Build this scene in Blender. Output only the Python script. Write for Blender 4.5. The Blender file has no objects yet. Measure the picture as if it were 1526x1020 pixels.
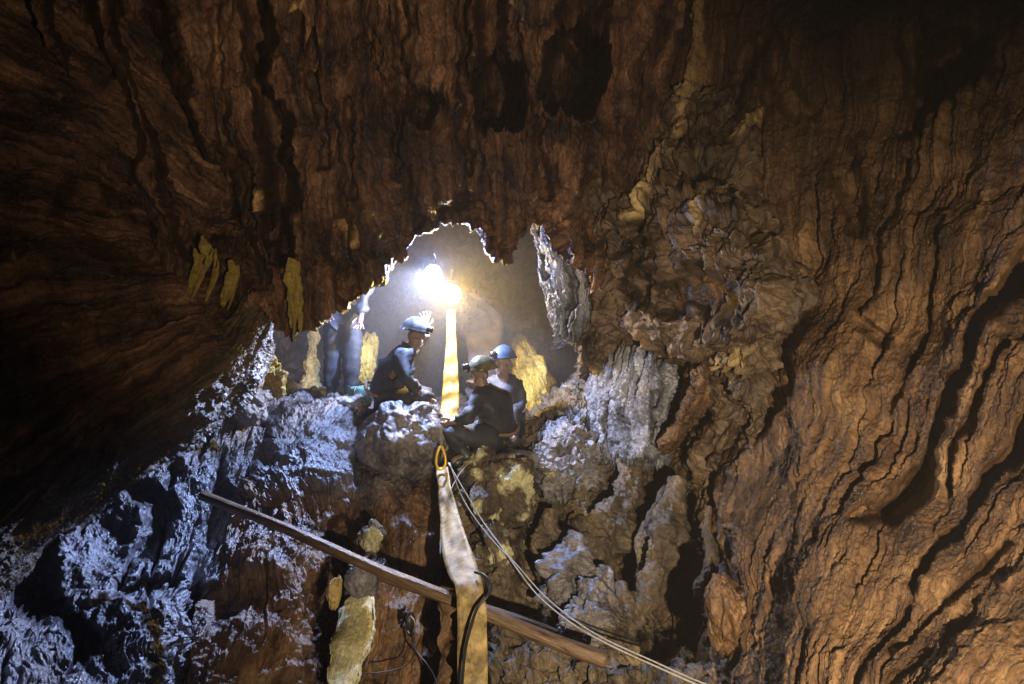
import bpy, bmesh, math, random
import numpy as np
from mathutils import Vector, Matrix

C = bpy.context.scene.collection
SC = bpy.context.scene
RES = 1.0      # mesh density of the rock sheets
F = 1526 * 26.0 / 36.0

# ------------------------------------------------------------------ camera, world, lights
cam_d = bpy.data.cameras.new("camera"); cam = bpy.data.objects.new("camera", cam_d); C.objects.link(cam)
cam_d.lens = 26; cam_d.sensor_width = 36; cam_d.clip_start = 0.05; cam_d.clip_end = 200
cam.location = (0, 0, 0); cam.rotation_euler = (math.radians(90), 0, 0)
SC.camera = cam
SC.render.engine = 'CYCLES'
SC.cycles.use_denoising = True
SC.cycles.max_bounces = 5; SC.cycles.diffuse_bounces = 3; SC.cycles.glossy_bounces = 2
SC.cycles.volume_bounces = 0; SC.cycles.transmission_bounces = 3
SC.cycles.sample_clamp_indirect = 3.0
SC.cycles.volume_step_rate = 4.0
SC.view_settings.view_transform = 'Standard'; SC.view_settings.look = 'None'
SC.view_settings.exposure = 0.0; SC.view_settings.gamma = 1.0
w = bpy.data.worlds.new("World"); SC.world = w; w.use_nodes = True
w.node_tree.nodes['Background'].inputs[0].default_value = (0.010, 0.009, 0.012, 1)
w.node_tree.nodes['Background'].inputs[1].default_value = 0.25

def P(px, py, d):
    return np.array([(px - 763.0) / F * d, d, (510.0 - py) / F * d])

def lamp(name, kind, loc, col, power, radius=0.05, target=None, angle=100, blend=0.8):
    l = bpy.data.lights.new(name, kind); l.color = col; l.energy = power
    l.shadow_soft_size = radius
    o = bpy.data.objects.new(name, l); C.objects.link(o); o.location = tuple(loc)
    if kind == 'SPOT':
        l.spot_size = math.radians(angle); l.spot_blend = blend
        v = Vector(target) - Vector(loc); o.rotation_euler = v.to_track_quat('-Z', 'Y').to_euler()
    return o
WHITE_AT = P(645, 407, 6.75); YELLOW_AT = P(672, 440, 7.0)
lamp('white_lamp_light', 'SPOT', WHITE_AT + np.array([0, -0.12, 0.0]), (0.42, 0.57, 1.0), 470, 0.05, target=WHITE_AT+np.array([-0.35, .2, -1.0]), angle=164, blend=0.35)
lamp('white_lamp_glow', 'POINT', WHITE_AT + np.array([0, -0.10, 0]), (0.30, 0.46, 1.0), 170, 0.05)
lamp('yellow_lamp_light', 'POINT', YELLOW_AT + np.array([0, -0.12, 0]), (1.0, 0.66, 0.12), 210, 0.06)
lamp('white_lamp_beam', 'SPOT', WHITE_AT + np.array([0, -0.12, 0.0]), (0.36, 0.50, 1.0), 950, 0.05, target=P(215, 850, 4.7), angle=44, blend=0.9)
# the warm hand lamp beside the photographer, low on the right, and a weak head lamp
lamp('hand_lamp_light', 'SPOT', (0.85, -0.45, -0.65), (1.0, 0.78, 0.51), 2200, 0.03, target=(2.2, 4.2, -2.3), angle=94, blend=1.0)
lamp('head_lamp_light', 'SPOT', (0.5, -0.3, -0.3), (1.0, 0.72, 0.46), 640, 0.03, target=(-0.65, 5, 1.5), angle=60, blend=1.0)

# ------------------------------------------------------------------ numpy noise
_rng = np.random.RandomState(11)
_perm = _rng.permutation(512).astype(np.int64)
_perm = np.concatenate([_perm, _perm, _perm])
_grad = _rng.normal(size=(512, 3)); _grad /= np.linalg.norm(_grad, axis=1)[:, None]
_gx, _gy, _gz = [_grad[:, k].astype(np.float32) for k in range(3)]
_perm = _perm.astype(np.int32)
def perlin(x, y, z):
    x, y, z = np.broadcast_arrays(np.asarray(x, np.float32), np.asarray(y, np.float32), np.asarray(z, np.float32))
    fx = np.floor(x); fy = np.floor(y); fz = np.floor(z)
    xf = x - fx; yf = y - fy; zf = z - fz
    xi = fx.astype(np.int32) & 511; yi = fy.astype(np.int32) & 511; zi = fz.astype(np.int32) & 511
    u = xf*xf*xf*(xf*(xf*6-15)+10); v = yf*yf*yf*(yf*(yf*6-15)+10); q = zf*zf*zf*(zf*(zf*6-15)+10)
    A = _perm[xi]; B = _perm[xi+1]
    AA, AB, BA, BB = _perm[A+yi], _perm[A+yi+1], _perm[B+yi], _perm[B+yi+1]
    def g(h, a, b, c):
        h = _perm[h+zi+c] & 511
        return _gx[h]*(xf-a) + _gy[h]*(yf-b) + _gz[h]*(zf-c)
    def lay(c):
        x0 = g(AA, 0, 0, c); x0 += (g(BA, 1, 0, c)-x0)*u
        x1 = g(AB, 0, 1, c); x1 += (g(BB, 1, 1, c)-x1)*u
        return x0 + (x1-x0)*v
    l0 = lay(0); return np.float32(1.6) * (l0 + (lay(1)-l0)*q)
def fbm(x, y, z, o=4, gain=0.5):
    r = 0; a = 1.0
    for k in range(o):
        r = r + a*perlin(x, y, z); x = x*2.03+7.1; y = y*2.03+3.3; z = z*2.03+9.7; a *= gain
    return r
def ridged(x, y, z, o=4, gain=0.55):
    r = 0; a = 1.0
    for k in range(o):
        r = r + a*(0.5 - np.abs(perlin(x, y, z))); x = x*2.03+7.1; y = y*2.03+3.3; z = z*2.03+9.7; a *= gain
    return r

# ------------------------------------------------------------------ materials
def node(nt, t, **kw):
    n = nt.nodes.new(t)
    for k, v in kw.items(): setattr(n, k, v)
    return n
def mat_rock(name, cols, rough=(0.32, 0.62), crust=(0.42, 0.30, 0.14), fibre=9.0, bump=0.6, aniso=7.0, zcol=((0.05,0.045,0.045),(0.36,0.35,0.37)), crust_amt=0.0):
    """wet rock / fibrous flowstone: colour bands follow the flow (UV in metres), crust attribute marks mineral deposits"""
    m = bpy.data.materials.new(name); m.use_nodes = True; nt = m.node_tree
    b = nt.nodes['Principled BSDF']; L = nt.links.new
    uv = node(nt, 'ShaderNodeUVMap'); uv.uv_map = 'flow'
    mp = node(nt, 'ShaderNodeMapping'); L(uv.outputs[0], mp.inputs[0]); mp.inputs['Scale'].default_value = (fibre, fibre/aniso, 1)
    tc = node(nt, 'ShaderNodeTexCoord')
    n1 = node(nt, 'ShaderNodeTexNoise'); L(mp.outputs[0], n1.inputs[0]); n1.inputs['Scale'].default_value = 1.0; n1.inputs['Detail'].default_value = 8; n1.inputs['Roughness'].default_value = 0.65; n1.inputs['Distortion'].default_value = 0.6
    n2 = node(nt, 'ShaderNodeTexNoise'); L(tc.outputs['Object'], n2.inputs[0]); n2.inputs['Scale'].default_value = 2.3; n2.inputs['Detail'].default_value = 6; n2.inputs['Roughness'].default_value = 0.6
    ad = node(nt, 'ShaderNodeMath', operation='ADD'); L(n1.outputs[0], ad.inputs[0]); L(n2.outputs[0], ad.inputs[1])
    ra = node(nt, 'ShaderNodeValToRGB'); hf = node(nt, 'ShaderNodeMath', operation='MULTIPLY'); hf.inputs[1].default_value = 0.5
    L(ad.outputs[0], hf.inputs[0]); L(hf.outputs[0], ra.inputs[0])
    e = ra.color_ramp.elements; ps = np.linspace(0.36, 0.64, len(cols))
    e[0].position = ps[0]; e[0].color = (*cols[0], 1); e[1].position = ps[-1]; e[1].color = (*cols[-1], 1)
    for p_, c_ in list(zip(ps, cols))[1:-1]:
        k = e.new(p_); k.color = (*c_, 1)
    at = node(nt, 'ShaderNodeAttribute'); at.attribute_name = 'crust'
    az = node(nt, 'ShaderNodeAttribute'); az.attribute_name = 'zone'
    rz = node(nt, 'ShaderNodeValToRGB'); L(hf.outputs[0], rz.inputs[0]); rz.color_ramp.elements[0].position = 0.38; rz.color_ramp.elements[1].position = 0.62
    rz.color_ramp.elements[0].color = (*(zcol[0]), 1); rz.color_ramp.elements[1].color = (*(zcol[1]), 1)
    mz = node(nt, 'ShaderNodeMix', data_type='RGBA'); L(az.outputs['Fac'], mz.inputs[0]); L(ra.outputs[0], mz.inputs[6]); L(rz.outputs[0], mz.inputs[7])
    n4 = node(nt, 'ShaderNodeTexNoise'); L(tc.outputs['Object'], n4.inputs[0]); n4.inputs['Scale'].default_value = 5.0; n4.inputs['Detail'].default_value = 5
    th = node(nt, 'ShaderNodeMapRange'); L(n4.outputs[0], th.inputs[0]); th.inputs[1].default_value = 0.66 - 0.2*crust_amt; th.inputs[2].default_value = 0.74 - 0.2*crust_amt
    cm = node(nt, 'ShaderNodeMath', operation='MAXIMUM'); L(at.outputs['Fac'], cm.inputs[0])
    ml = node(nt, 'ShaderNodeMath', operation='MULTIPLY'); L(th.outputs[0], ml.inputs[0]); ml.inputs[1].default_value = min(1, crust_amt*1.2); L(ml.outputs[0], cm.inputs[1])
    mx = node(nt, 'ShaderNodeMix', data_type='RGBA'); L(cm.outputs[0], mx.inputs[0]); L(mz.outputs[2], mx.inputs[6]); mx.inputs[7].default_value = (*crust, 1)
    # fine grain
    n3 = node(nt, 'ShaderNodeTexNoise'); L(tc.outputs['Object'], n3.inputs[0]); n3.inputs['Scale'].default_value = 38; n3.inputs['Detail'].default_value = 6; n3.inputs['Roughness'].default_value = 0.7
    mr = node(nt, 'ShaderNodeMapRange'); L(n3.outputs[0], mr.inputs[0]); mr.inputs[1].default_value = 0.3; mr.inputs[2].default_value = 0.7; mr.inputs[3].default_value = 0.55; mr.inputs[4].default_value = 1.4
    vm = node(nt, 'ShaderNodeVectorMath', operation='SCALE'); L(mx.outputs[2], vm.inputs[0]); L(mr.outputs[0], vm.inputs['Scale'])
    L(vm.outputs[0], b.inputs['Base Color'])
    rr = node(nt, 'ShaderNodeMapRange'); L(n2.outputs[0], rr.inputs[0]); rr.inputs[1].default_value = 0.35; rr.inputs[2].default_value = 0.65
    rr.inputs[3].default_value = rough[0]; rr.inputs[4].default_value = rough[1]; L(rr.outputs[0], b.inputs['Roughness'])
    # bumps: fibre then grain
    mp2 = node(nt, 'ShaderNodeMapping'); L(uv.outputs[0], mp2.inputs[0]); mp2.inputs['Scale'].default_value = (fibre*5, fibre*5/aniso, 1)
    n5 = node(nt, 'ShaderNodeTexNoise'); L(mp2.outputs[0], n5.inputs[0]); n5.inputs['Scale'].default_value = 1; n5.inputs['Detail'].default_value = 6; n5.inputs['Roughness'].default_value = 0.6; n5.inputs['Distortion'].default_value = 0.8
    b1 = node(nt, 'ShaderNodeBump'); b1.inputs['Strength'].default_value = bump; b1.inputs['Distance'].default_value = 0.035; L(n5.outputs[0], b1.inputs['Height'])
    b2 = node(nt, 'ShaderNodeBump'); b2.inputs['Strength'].default_value = bump; b2.inputs['Distance'].default_value = 0.015; L(n3.outputs[0], b2.inputs['Height']); L(b1.outputs[0], b2.inputs['Normal'])
    L(b2.outputs[0], b.inputs['Normal'])
    b.inputs['Specular IOR Level'].default_value = 0.55
    return m
def mat_plain(name, col, rough=0.6, metal=0.0, noise=0.25, scale=18, bump=0.2, stretch=None, col2=None):
    m = bpy.data.materials.new(name); m.use_nodes = True; nt = m.node_tree; L = nt.links.new
    b = nt.nodes['Principled BSDF']; b.inputs['Roughness'].default_value = rough; b.inputs['Metallic'].default_value = metal
    tc = node(nt, 'ShaderNodeTexCoord'); mp = node(nt, 'ShaderNodeMapping'); L(tc.outputs['Object'], mp.inputs[0])
    mp.inputs['Scale'].default_value = stretch or (1, 1, 1)
    n = node(nt, 'ShaderNodeTexNoise'); L(mp.outputs[0], n.inputs[0]); n.inputs['Scale'].default_value = scale; n.inputs['Detail'].default_value = 6; n.inputs['Roughness'].default_value = 0.65
    mr = node(nt, 'ShaderNodeMapRange'); L(n.outputs[0], mr.inputs[0]); mr.inputs[1].default_value = 0.3; mr.inputs[2].default_value = 0.7
    mx = node(nt, 'ShaderNodeMix', data_type='RGBA'); L(mr.outputs[0], mx.inputs[0])
    mx.inputs[6].default_value = (*(col2 or tuple(c*(1-noise*2) for c in col)), 1); mx.inputs[7].default_value = (*tuple(min(1, c*(1+noise)) for c in col), 1)
    L(mx.outputs[2], b.inputs['Base Color'])
    bp = node(nt, 'ShaderNodeBump'); bp.inputs['Strength'].default_value = bump; bp.inputs['Distance'].default_value = 0.01; L(n.outputs[0], bp.inputs['Height']); L(bp.outputs[0], b.inputs['Normal'])
    return m
def mat_emit(name, col, s):
    m = bpy.data.materials.new(name); m.use_nodes = True
    b = m.node_tree.nodes['Principled BSDF']; b.inputs['Base Color'].default_value = (*col, 1)
    b.inputs['Emission Color'].default_value = (*col, 1); b.inputs['Emission Strength'].default_value = s
    return m
BROWN = [(0.014,0.007,0.004),(0.075,0.037,0.018),(0.18,0.100,0.045),(0.36,0.22,0.105)]
REDBR = [(0.008,0.004,0.003),(0.048,0.024,0.015),(0.18,0.096,0.054),(0.42,0.245,0.14)]
GREY = [(0.025,0.022,0.022),(0.09,0.085,0.09),(0.18,0.175,0.19),(0.32,0.32,0.35)]
DARK = [(0.018,0.014,0.010),(0.06,0.045,0.030),(0.13,0.10,0.065),(0.22,0.17,0.11)]
M = dict(
    lit_blue=mat_rock('flowstone_with_blue_light', [(0.02,0.022,0.03),(0.10,0.11,0.14),(0.25,0.27,0.33),(0.48,0.51,0.58)], rough=(.2,.45), crust=(0.3,0.24,0.14), crust_amt=0.15, fibre=12, aniso=8, bump=.7),  # blue-white lamp light put into the rock colour
    slab=mat_rock('pale_yellow_stone', [(0.30,0.27,0.12),(0.55,0.50,0.25),(0.72,0.67,0.38),(0.82,0.78,0.52)], crust=(0.4,0.3,0.12), fibre=14, aniso=4, crust_amt=.2),
    yellow=mat_rock('rock_with_yellow_light', [(0.10,0.06,0.01),(0.34,0.24,0.04),(0.62,0.48,0.10),(0.8,0.70,0.25)], crust=(0.7,0.6,0.25), fibre=30, aniso=12, bump=1.0, rough=(.25,.5)),  # yellow lamp light painted as rock colour
    chamber=mat_rock('pale_brown_rock', [(0.05,0.04,0.03),(0.16,0.13,0.10),(0.28,0.23,0.18),(0.42,0.36,0.29)], crust=(0.5,0.4,0.2), crust_amt=0.2, fibre=5, aniso=4),
    mossy=mat_rock('crusted_dark_rock', DARK, crust=(0.62,0.60,0.36), crust_amt=0.85, fibre=8, aniso=3, bump=1.0),
    bank=mat_rock('wet_slate_rock', [(0.02,0.018,0.018),(0.075,0.068,0.07),(0.16,0.15,0.155),(0.32,0.31,0.34)], rough=(0.18,0.36), crust=(0.16,0.11,0.07), crust_amt=0.1, fibre=9, aniso=3, bump=.5),
    wall=mat_rock('wet_ochre_rock', BROWN, rough=(0.24,0.5), crust=(0.62,0.44,0.20), crust_amt=0.08, fibre=11, aniso=12, bump=1.0),
    umber=mat_rock('dark_umber_rock', [(0.015,0.010,0.007),(0.055,0.036,0.022),(0.12,0.08,0.048),(0.22,0.15,0.09)], crust=(0.50,0.38,0.18), crust_amt=0.15, fibre=8, aniso=4),
    brown=mat_rock('ochre_brown_rock', BROWN, rough=(.24,.5), zcol=((0.02,0.018,0.02),(0.15,0.145,0.16)), crust=(0.62,0.44,0.20), crust_amt=0.08, fibre=7, aniso=6),
    red=mat_rock('red_brown_rock', REDBR, zcol=((.012,.010,.008),(.13,.12,.085)), crust=(0.62,0.40,0.18), crust_amt=0.2, rough=(0.28,0.55), fibre=11, aniso=14, bump=1.0),
    grey=mat_rock('wet_grey_rock', GREY, rough=(0.2,0.5), crust=(0.42,0.42,0.20), crust_amt=0.1, fibre=7, aniso=2.5, bump=0.55),
    dark=mat_rock('dark_olive_rock', DARK, crust=(0.50,0.40,0.18), crust_amt=0.25, fibre=8, aniso=3, bump=0.8),
    ochre=mat_rock('ochre_stone_and_lit_pillar', [(0.2,0.13,0.04),(0.4,0.29,0.10),(0.6,0.45,0.18),(0.7,0.55,0.25)], crust=(0.6,0.5,0.25), fibre=12, aniso=4),  # small stone's own colour; on the pillar it paints orange light
    moss=mat_rock('pale_moss_crust', [(0.12,0.11,0.05),(0.36,0.34,0.18),(0.58,0.56,0.32),(0.75,0.72,0.50)], crust=(0.5,0.5,0.25), fibre=14, aniso=1.5, bump=1.0),
)

# ------------------------------------------------------------------ rock sheets
def link(name, me, m, parent=None, **tags):
    o = bpy.data.objects.new(name, me); C.objects.link(o)
    if m is not None: me.materials.append(m)
    if parent is not None: o.parent = parent
    for k, v in tags.items(): o[k] = v
    return o
def crom(G, n):
    """Catmull-Rom along axis 0: (k,...) -> (n,...)"""
    k = G.shape[0]
    t = np.linspace(0, k-1, n); i = np.minimum(t.astype(int), k-2); f = (t-i)
    f = f.reshape((-1,)+(1,)*(G.ndim-1))
    def gp(j): return G[np.clip(j, 0, k-1)]
    p0 = np.where((i-1 < 0).reshape(f.shape), 2*gp(i)-gp(i+1), gp(i-1)); p3 = np.where((i+2 > k-1).reshape(f.shape), 2*gp(i+1)-gp(i), gp(i+2))
    p1, p2 = gp(i), gp(i+1)
    return 0.5*((2*p1)+(-p0+p2)*f+(2*p0-5*p1+4*p2-p3)*f*f+(-p0+3*p1-3*p2+p3)*f**3)
def seg_dist(px, py, poly):
    best = np.full(px.shape, 1e9)
    if len(poly) == 1: return np.hypot(px-poly[0][0], py-poly[0][1])
    for (x0, y0), (x1, y1) in zip(poly[:-1], poly[1:]):
        dx, dy = x1-x0, y1-y0; L2 = dx*dx+dy*dy+1e-9
        t = np.clip(((px-x0)*dx+(py-y0)*dy)/L2, 0, 1)
        best = np.minimum(best, np.hypot(px-(x0+t*dx), py-(y0+t*dy)))
    return best
def sheet(name, ctrl, n, m, fib=0.05, fibw=0.16, aniso=7, lump=0.10, lumpw=0.5, knot=0.04, knotw=0.16, grit=0.008, crack=1.3, warp=0.2, clefts=(), crusts=(), zones=(), holes=(), holerows=1.0, gashes=0, plates=0.0,
          seed=0.0, parent=None, smooth=False, closed=False, **tags):
    """one rock mass: ctrl = rows of (px, py, depth) points, rows run along the flow; displaced for real relief"""
    G = np.array([[P(*q) for q in row] for row in ctrl])
    nt, ns = int(n[0]*RES), int(n[1]*RES)
    S = crom(G, nt); S = crom(S.transpose(1, 0, 2), ns).transpose(1, 0, 2)
    ds = np.linalg.norm(np.diff(S, axis=1), axis=2).mean(0); dt = np.linalg.norm(np.diff(S, axis=0), axis=2).mean(1)
    s = np.concatenate([[0], np.cumsum(ds)])[None, :]*np.ones((nt, 1)); t = np.concatenate([[0], np.cumsum(dt)])[:, None]*np.ones((1, ns))
    def normals(S):
        a = np.gradient(S, axis=1); b_ = np.gradient(S, axis=0)
        N = np.cross(a, b_); return N/(np.linalg.norm(N, axis=2)[..., None]+1e-9)
    N = normals(S)
    sgn = -1.0 if (N*S).sum(2).mean() > 0 else 1.0
    N = N*sgn
    px = S[..., 0]/np.maximum(S[..., 1], 0.2)*F+763; py = 510-S[..., 2]/np.maximum(S[..., 1], 0.2)*F
    wx = px+14*fbm(S[..., 0]*2.2+seed, S[..., 1]*2.2, S[..., 2]*2.2, 4); wy = py+14*fbm(S[..., 0]*2.2+seed+31, S[..., 1]*2.2, S[..., 2]*2.2, 4)
    X, Y, Z = S[..., 0]+seed*3.7, S[..., 1], S[..., 2]
    d = lump*fbm(X/lumpw, Y/lumpw, Z/lumpw, 4)
    sw = s + warp*fbm(X*1.1, Y*1.1, Z*1.1+5, 3); tw = t+0.3*fbm(X*0.9+9, Y*0.9, Z*0.9, 2)
    mod = 0.25+1.15*np.clip(0.5+1.1*fbm(X*0.9, Y*0.9+4, Z*0.9, 3), 0, 1.3)
    d = d+fib*mod*(ridged(sw/fibw, tw/(fibw*aniso), seed+0*s, 5, 0.6)-0.55)
    crk = np.clip(0.13-np.abs(perlin(sw/(fibw*1.7)+3, tw/(fibw*1.7*aniso*0.8), seed+8+0*s)), 0, 1)/0.13
    d = d-fib*crack*crk**1.5*mod*np.clip(0.5+1.6*fbm(X*1.3+40, Y*1.3, Z*1.3, 2), 0, 1.4)
    if plates:
        h = 2.4*fbm(sw/0.5+seed*2, tw/1.7, 0*s+seed, 3, .45); fl = np.floor(h); fr_ = h-fl
        d = d+plates*(fl+np.clip((fr_-.82)/.18, 0, 1)**2+.25*fr_)
    rg = np.random.RandomState(int(seed*10)+3)
    for _ in range(gashes):
        s0 = rg.uniform(0, s.max()); t0 = rg.uniform(0, t.max()); L_ = rg.uniform(.08, .38); W_ = rg.uniform(.006, .022)*(1+L_); D_ = rg.uniform(.05, .16); an = rg.normal(0, .07)
        j0, j1 = np.searchsorted(s[0], (s0-.2, s0+.2)); i0, i1 = np.searchsorted(t[:, 0], (t0-L_*1.5, t0+L_*1.5))
        ss = s[i0:i1, j0:j1]-s0; tt = t[i0:i1, j0:j1]-t0; ss = ss-an*tt+.012*perlin(tt*9, ss*0+_, ss*0+.3)
        d[i0:i1, j0:j1] -= D_*np.exp(-(ss/W_)**2)*np.exp(-(tt/L_)**4)
    d = d+grit*fbm(X/0.03, Y/0.03, Z/0.03, 3, 0.7)
    crust = np.zeros_like(d); deep = np.zeros_like(d)
    for poly, wd, dep in clefts:
        q = seg_dist(wx, wy, poly)/wd
        deep = deep+dep*np.exp(-np.minimum(q, 4)**(10 if dep > 3 else 4)*0.7)
    for poly, wd, up in crusts:
        q = seg_dist(px+4*fbm(X*9, Y*9, Z*9, 3), py+4*fbm(X*9+5, Y*9, Z*9, 3), poly)/wd
        k = np.clip(1.6-q*1.3, 0, 1); d = d+up*k; crust = np.maximum(crust, k*np.clip(0.75+0.9*fbm(X*14, Y*14, Z*14, 2), 0, 1))
    zone = np.zeros_like(d)
    for poly, wd in zones:
        q = seg_dist(wx+10*fbm(X*5, Y*5, Z*5, 3), wy+16*fbm(X*5+5, Y*5, Z*5, 3), poly)/wd
        zone = np.maximum(zone, np.clip(3.5-q*3, 0, 1))
    V = S+N*d[..., None]+(S/np.linalg.norm(S, axis=2)[..., None])*deep[..., None]*((N*S).sum(2) < 0)[..., None]
    if knot:
        for ax in range(3):
            V[..., ax] += knot*fbm(X/knotw+17*ax, Y/knotw+3, Z/knotw+11*ax, 3, 0.55)
    idx = np.arange(nt*ns).reshape(nt, ns)
    a, b_, c, e = idx[:-1, :-1].ravel(), idx[:-1, 1:].ravel(), idx[1:, 1:].ravel(), idx[1:, :-1].ravel()
    faces = np.stack([a, b_, c, e] if sgn > 0 else [a, e, c, b_], 1)
    if holes:
        hm_ = np.zeros(nt*ns, bool)
        for poly, wd in holes: hm_ |= (seg_dist(wx, wy, poly).ravel()/wd < 1) & (np.arange(nt*ns)//ns < nt*holerows)
        faces = faces[~hm_[faces].any(1)]
    me = bpy.data.meshes.new(name)
    me.vertices.add(nt*ns); me.vertices.foreach_set('co', V.reshape(-1).astype(np.float32))
    me.loops.add(faces.size); me.loops.foreach_set('vertex_index', faces.reshape(-1).astype(np.int32))
    me.polygons.add(len(faces)); me.polygons.foreach_set('loop_start', (np.arange(len(faces))*4).astype(np.int32))
    try: me.polygons.foreach_set('loop_total', np.full(len(faces), 4, np.int32))
    except Exception: pass
    me.update(calc_edges=True)
    uvl = me.uv_layers.new(name='flow'); st = np.stack([sw.ravel(), tw.ravel()], 1)[faces.reshape(-1)]
    uvl.data.foreach_set('uv', st.reshape(-1).astype(np.float32))
    at = me.attributes.new('crust', 'FLOAT', 'POINT'); at.data.foreach_set('value', crust.ravel().astype(np.float32))
    at = me.attributes.new('zone', 'FLOAT', 'POINT'); at.data.foreach_set('value', zone.ravel().astype(np.float32))
    me.polygons.foreach_set('use_smooth', np.ones(len(faces), bool))
    return link(name, me, m, parent, **tags)

def lerp_rows(top, lip, fr): return [[tuple(np.array(a)*(1-f)+np.array(b)*f) for a, b in zip(top, lip)] for f in fr]

# ---- the upper front wall: vertical ribs down to the ragged lip of the opening
topx = [40, 180, 320, 410, 480, 530, 580, 640, 700, 760, 840, 930, 1030]
lipx = [230, 320, 395, 447, 500, 545, 598, 645, 700, 750, 800, 850, 900]
lipy = [440, 470, 490, 500, 462, 432, 378, 335, 335, 385, 330, 395, 430]
R = []
near = [max(0.0, min(1.0, (600-x)/60)) for x in lipx]
for y, d, k in ((-500, 3.0, -0.7), (-220, 3.6, -0.3), (0, 4.3, 0), (110, 4.8, 0.25), (220, 5.4, 0.5), (300, 5.92, 0.74)):
    R.append([(a*(1-k)+b*k, y, d-max(0, d-4.8)*.45*q) for a, b, q in zip(topx, lipx, near)])
R.append([(a, (300+b)/2 if b > 320 else b-15, 6.06-.62*q) for a, b, q in zip(lipx, lipy, near)])
R.append([(a, b, 6.04-.62*q) for a, b, q in zip(lipx, lipy, near)])
R.append([(a, b-55, 6.42-.7*q) for a, b, q in zip(lipx, lipy, near)])
R.append([(a, b-160, 7.3-.9*q) for a, b, q in zip(lipx, lipy, near)])
R.append([(a, 160, 10.5) for a, b in zip(lipx, lipy)])
sheet('cave_wall_upper', R, (760, 860), M['red'], gashes=110, plates=0.05, fib=0.085, fibw=0.10, aniso=24, crack=0.8, lump=0.12, lumpw=0.8, knot=0.025, knotw=0.12, grit=.006, warp=0.05, seed=1.0,
      clefts=[([(185,-40),(238,150),(290,270),(345,400)], 34, 2.2), ([(375,-40),(402,150),(415,300),(430,385)], 15, 1.6), ([(90,-40),(130,120),(170,240)], 30, 1.6),
              ([(738,-20),(734,90)], 16, .8), ([(738,132),(742,165)], 34, 3.5), ([(890,-20),(868,60)], 30, 1.2), ([(858,96),(846,122)], 44, 3.5), ([(508,340),(515,440)], 14, 0.4),
              ([(622,170),(625,150)], 17, 0.8), ([(590,-20),(596,60),(590,250)], 6, .3), ([(468,60),(478,260)], 7, .3), ([(700,-20),(690,100),(698,240)], 7, .3), ([(800,180),(806,300)], 7, .3), ([(60,-20),(100,200),(200,420)], 40, 0.5), ([(520,150),(524,300)], 7, .2),
              ([(318,30),(350,230),(395,420)], 9, 0.25), ([(700,300),(705,330)], 20, 0.2), ([(960,0),(900,250),(900,330)], 36, 0.4)],
      crusts=[([(1045,-20),(1035,80),(1012,180),(970,260),(942,325)], 9, .05), ([(338,260),(340,300)], 7, 0.04), ([(388,285),(390,310)], 7, 0.04), ([(527,345),(528,360)], 9, 0.03), ([(472,90),(475,100)], 5, .02), ([(440,10),(448,12)], 6, .02)],
      kind='structure')

# ---- left hanging mass, its lower edge running down to the near left
sheet('cave_wall_left', [
    [(330,150,6.7),(350,300,6.3),(365,420,5.9),(376,480,5.6),(395,505,6.2),(380,520,8.5)],
    [(240,60,6.3),(270,260,5.9),(300,400,5.5),(340,510,5.2),(372,562,5.75),(375,575,8.2)],
    [(120,-80,6.0),(160,180,5.6),(220,370,5.2),(270,560,4.9),(312,612,5.45),(330,625,8.0)],
    [(0,-150,5.7),(40,120,5.3),(90,350,4.9),(160,640,4.6),(208,700,5.15),(225,715,7.5)],
    [(-160,-200,5.3),(-100,80,5.0),(-40,350,4.6),(50,725,4.3),(90,785,4.85),(110,800,7.0)],
    [(-420,-250,4.9),(-320,80,4.7),(-240,400,4.3),(-120,840,3.9),(-80,890,4.4),(-20,900,6.5)],
    [(-900,-300,4.2),(-800,100,4.0),(-700,500,3.7),(-600,1000,3.4),(-500,1050,4.0),(-300,1100,6.0)]],
    (600, 600), M['red'], gashes=60, plates=0.03, fib=0.055, fibw=0.10, aniso=14, lump=0.12, lumpw=0.9, knot=0.02, knotw=0.12, warp=.1, seed=2.3,
    zones=[([(380,500),(350,550),(295,600),(190,685),(70,765),(-60,860)], 34)],
    clefts=[([(120,300),(200,350),(270,380)], 35, .4)],
    crusts=[([(18,375),(20,385)], 5, .02), ([(100,480),(103,482)], 4, .02)], kind='structure')

# ---- lower left bank of wet rubble
sheet('cave_bank_left', [
    [(100,560,8.5),(260,560,8.0),(340,570,7.6),(420,590,7.6)],
    [(60,640,6.6),(200,620,6.6),(310,600,6.6),(400,620,6.7)],
    [(-20,740,5.4),(130,710,5.6),(280,690,5.8),(385,700,6.1)],
    [(-80,840,4.6),(100,820,4.9),(260,800,5.2),(370,790,5.6)],
    [(-120,930,4.0),(70,920,4.3),(230,900,4.6),(345,880,5.2)],
    [(-160,1040,3.4),(40,1030,3.7),(200,1020,4.1),(320,1000,5.0)],
    [(-300,1300,2.6),(0,1300,2.8),(150,1300,3.2),(300,1300,4.4)]],
    (640, 560), M['bank'], fib=0.045, fibw=0.10, aniso=3.5, lump=0.11, lumpw=0.5, knot=0.014, knotw=0.09, grit=0.008, crack=.8, gashes=60, seed=3.1,
    clefts=[([(330,740),(300,860),(320,960)], 12, .2), ([(150,700),(250,760),(210,820)], 14, .2), ([(60,890),(130,960)], 14, .2), ([(180,880),(330,885)], 12, .12), ([(0,690),(60,900)], 30, 0.3)], kind='structure')

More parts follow.
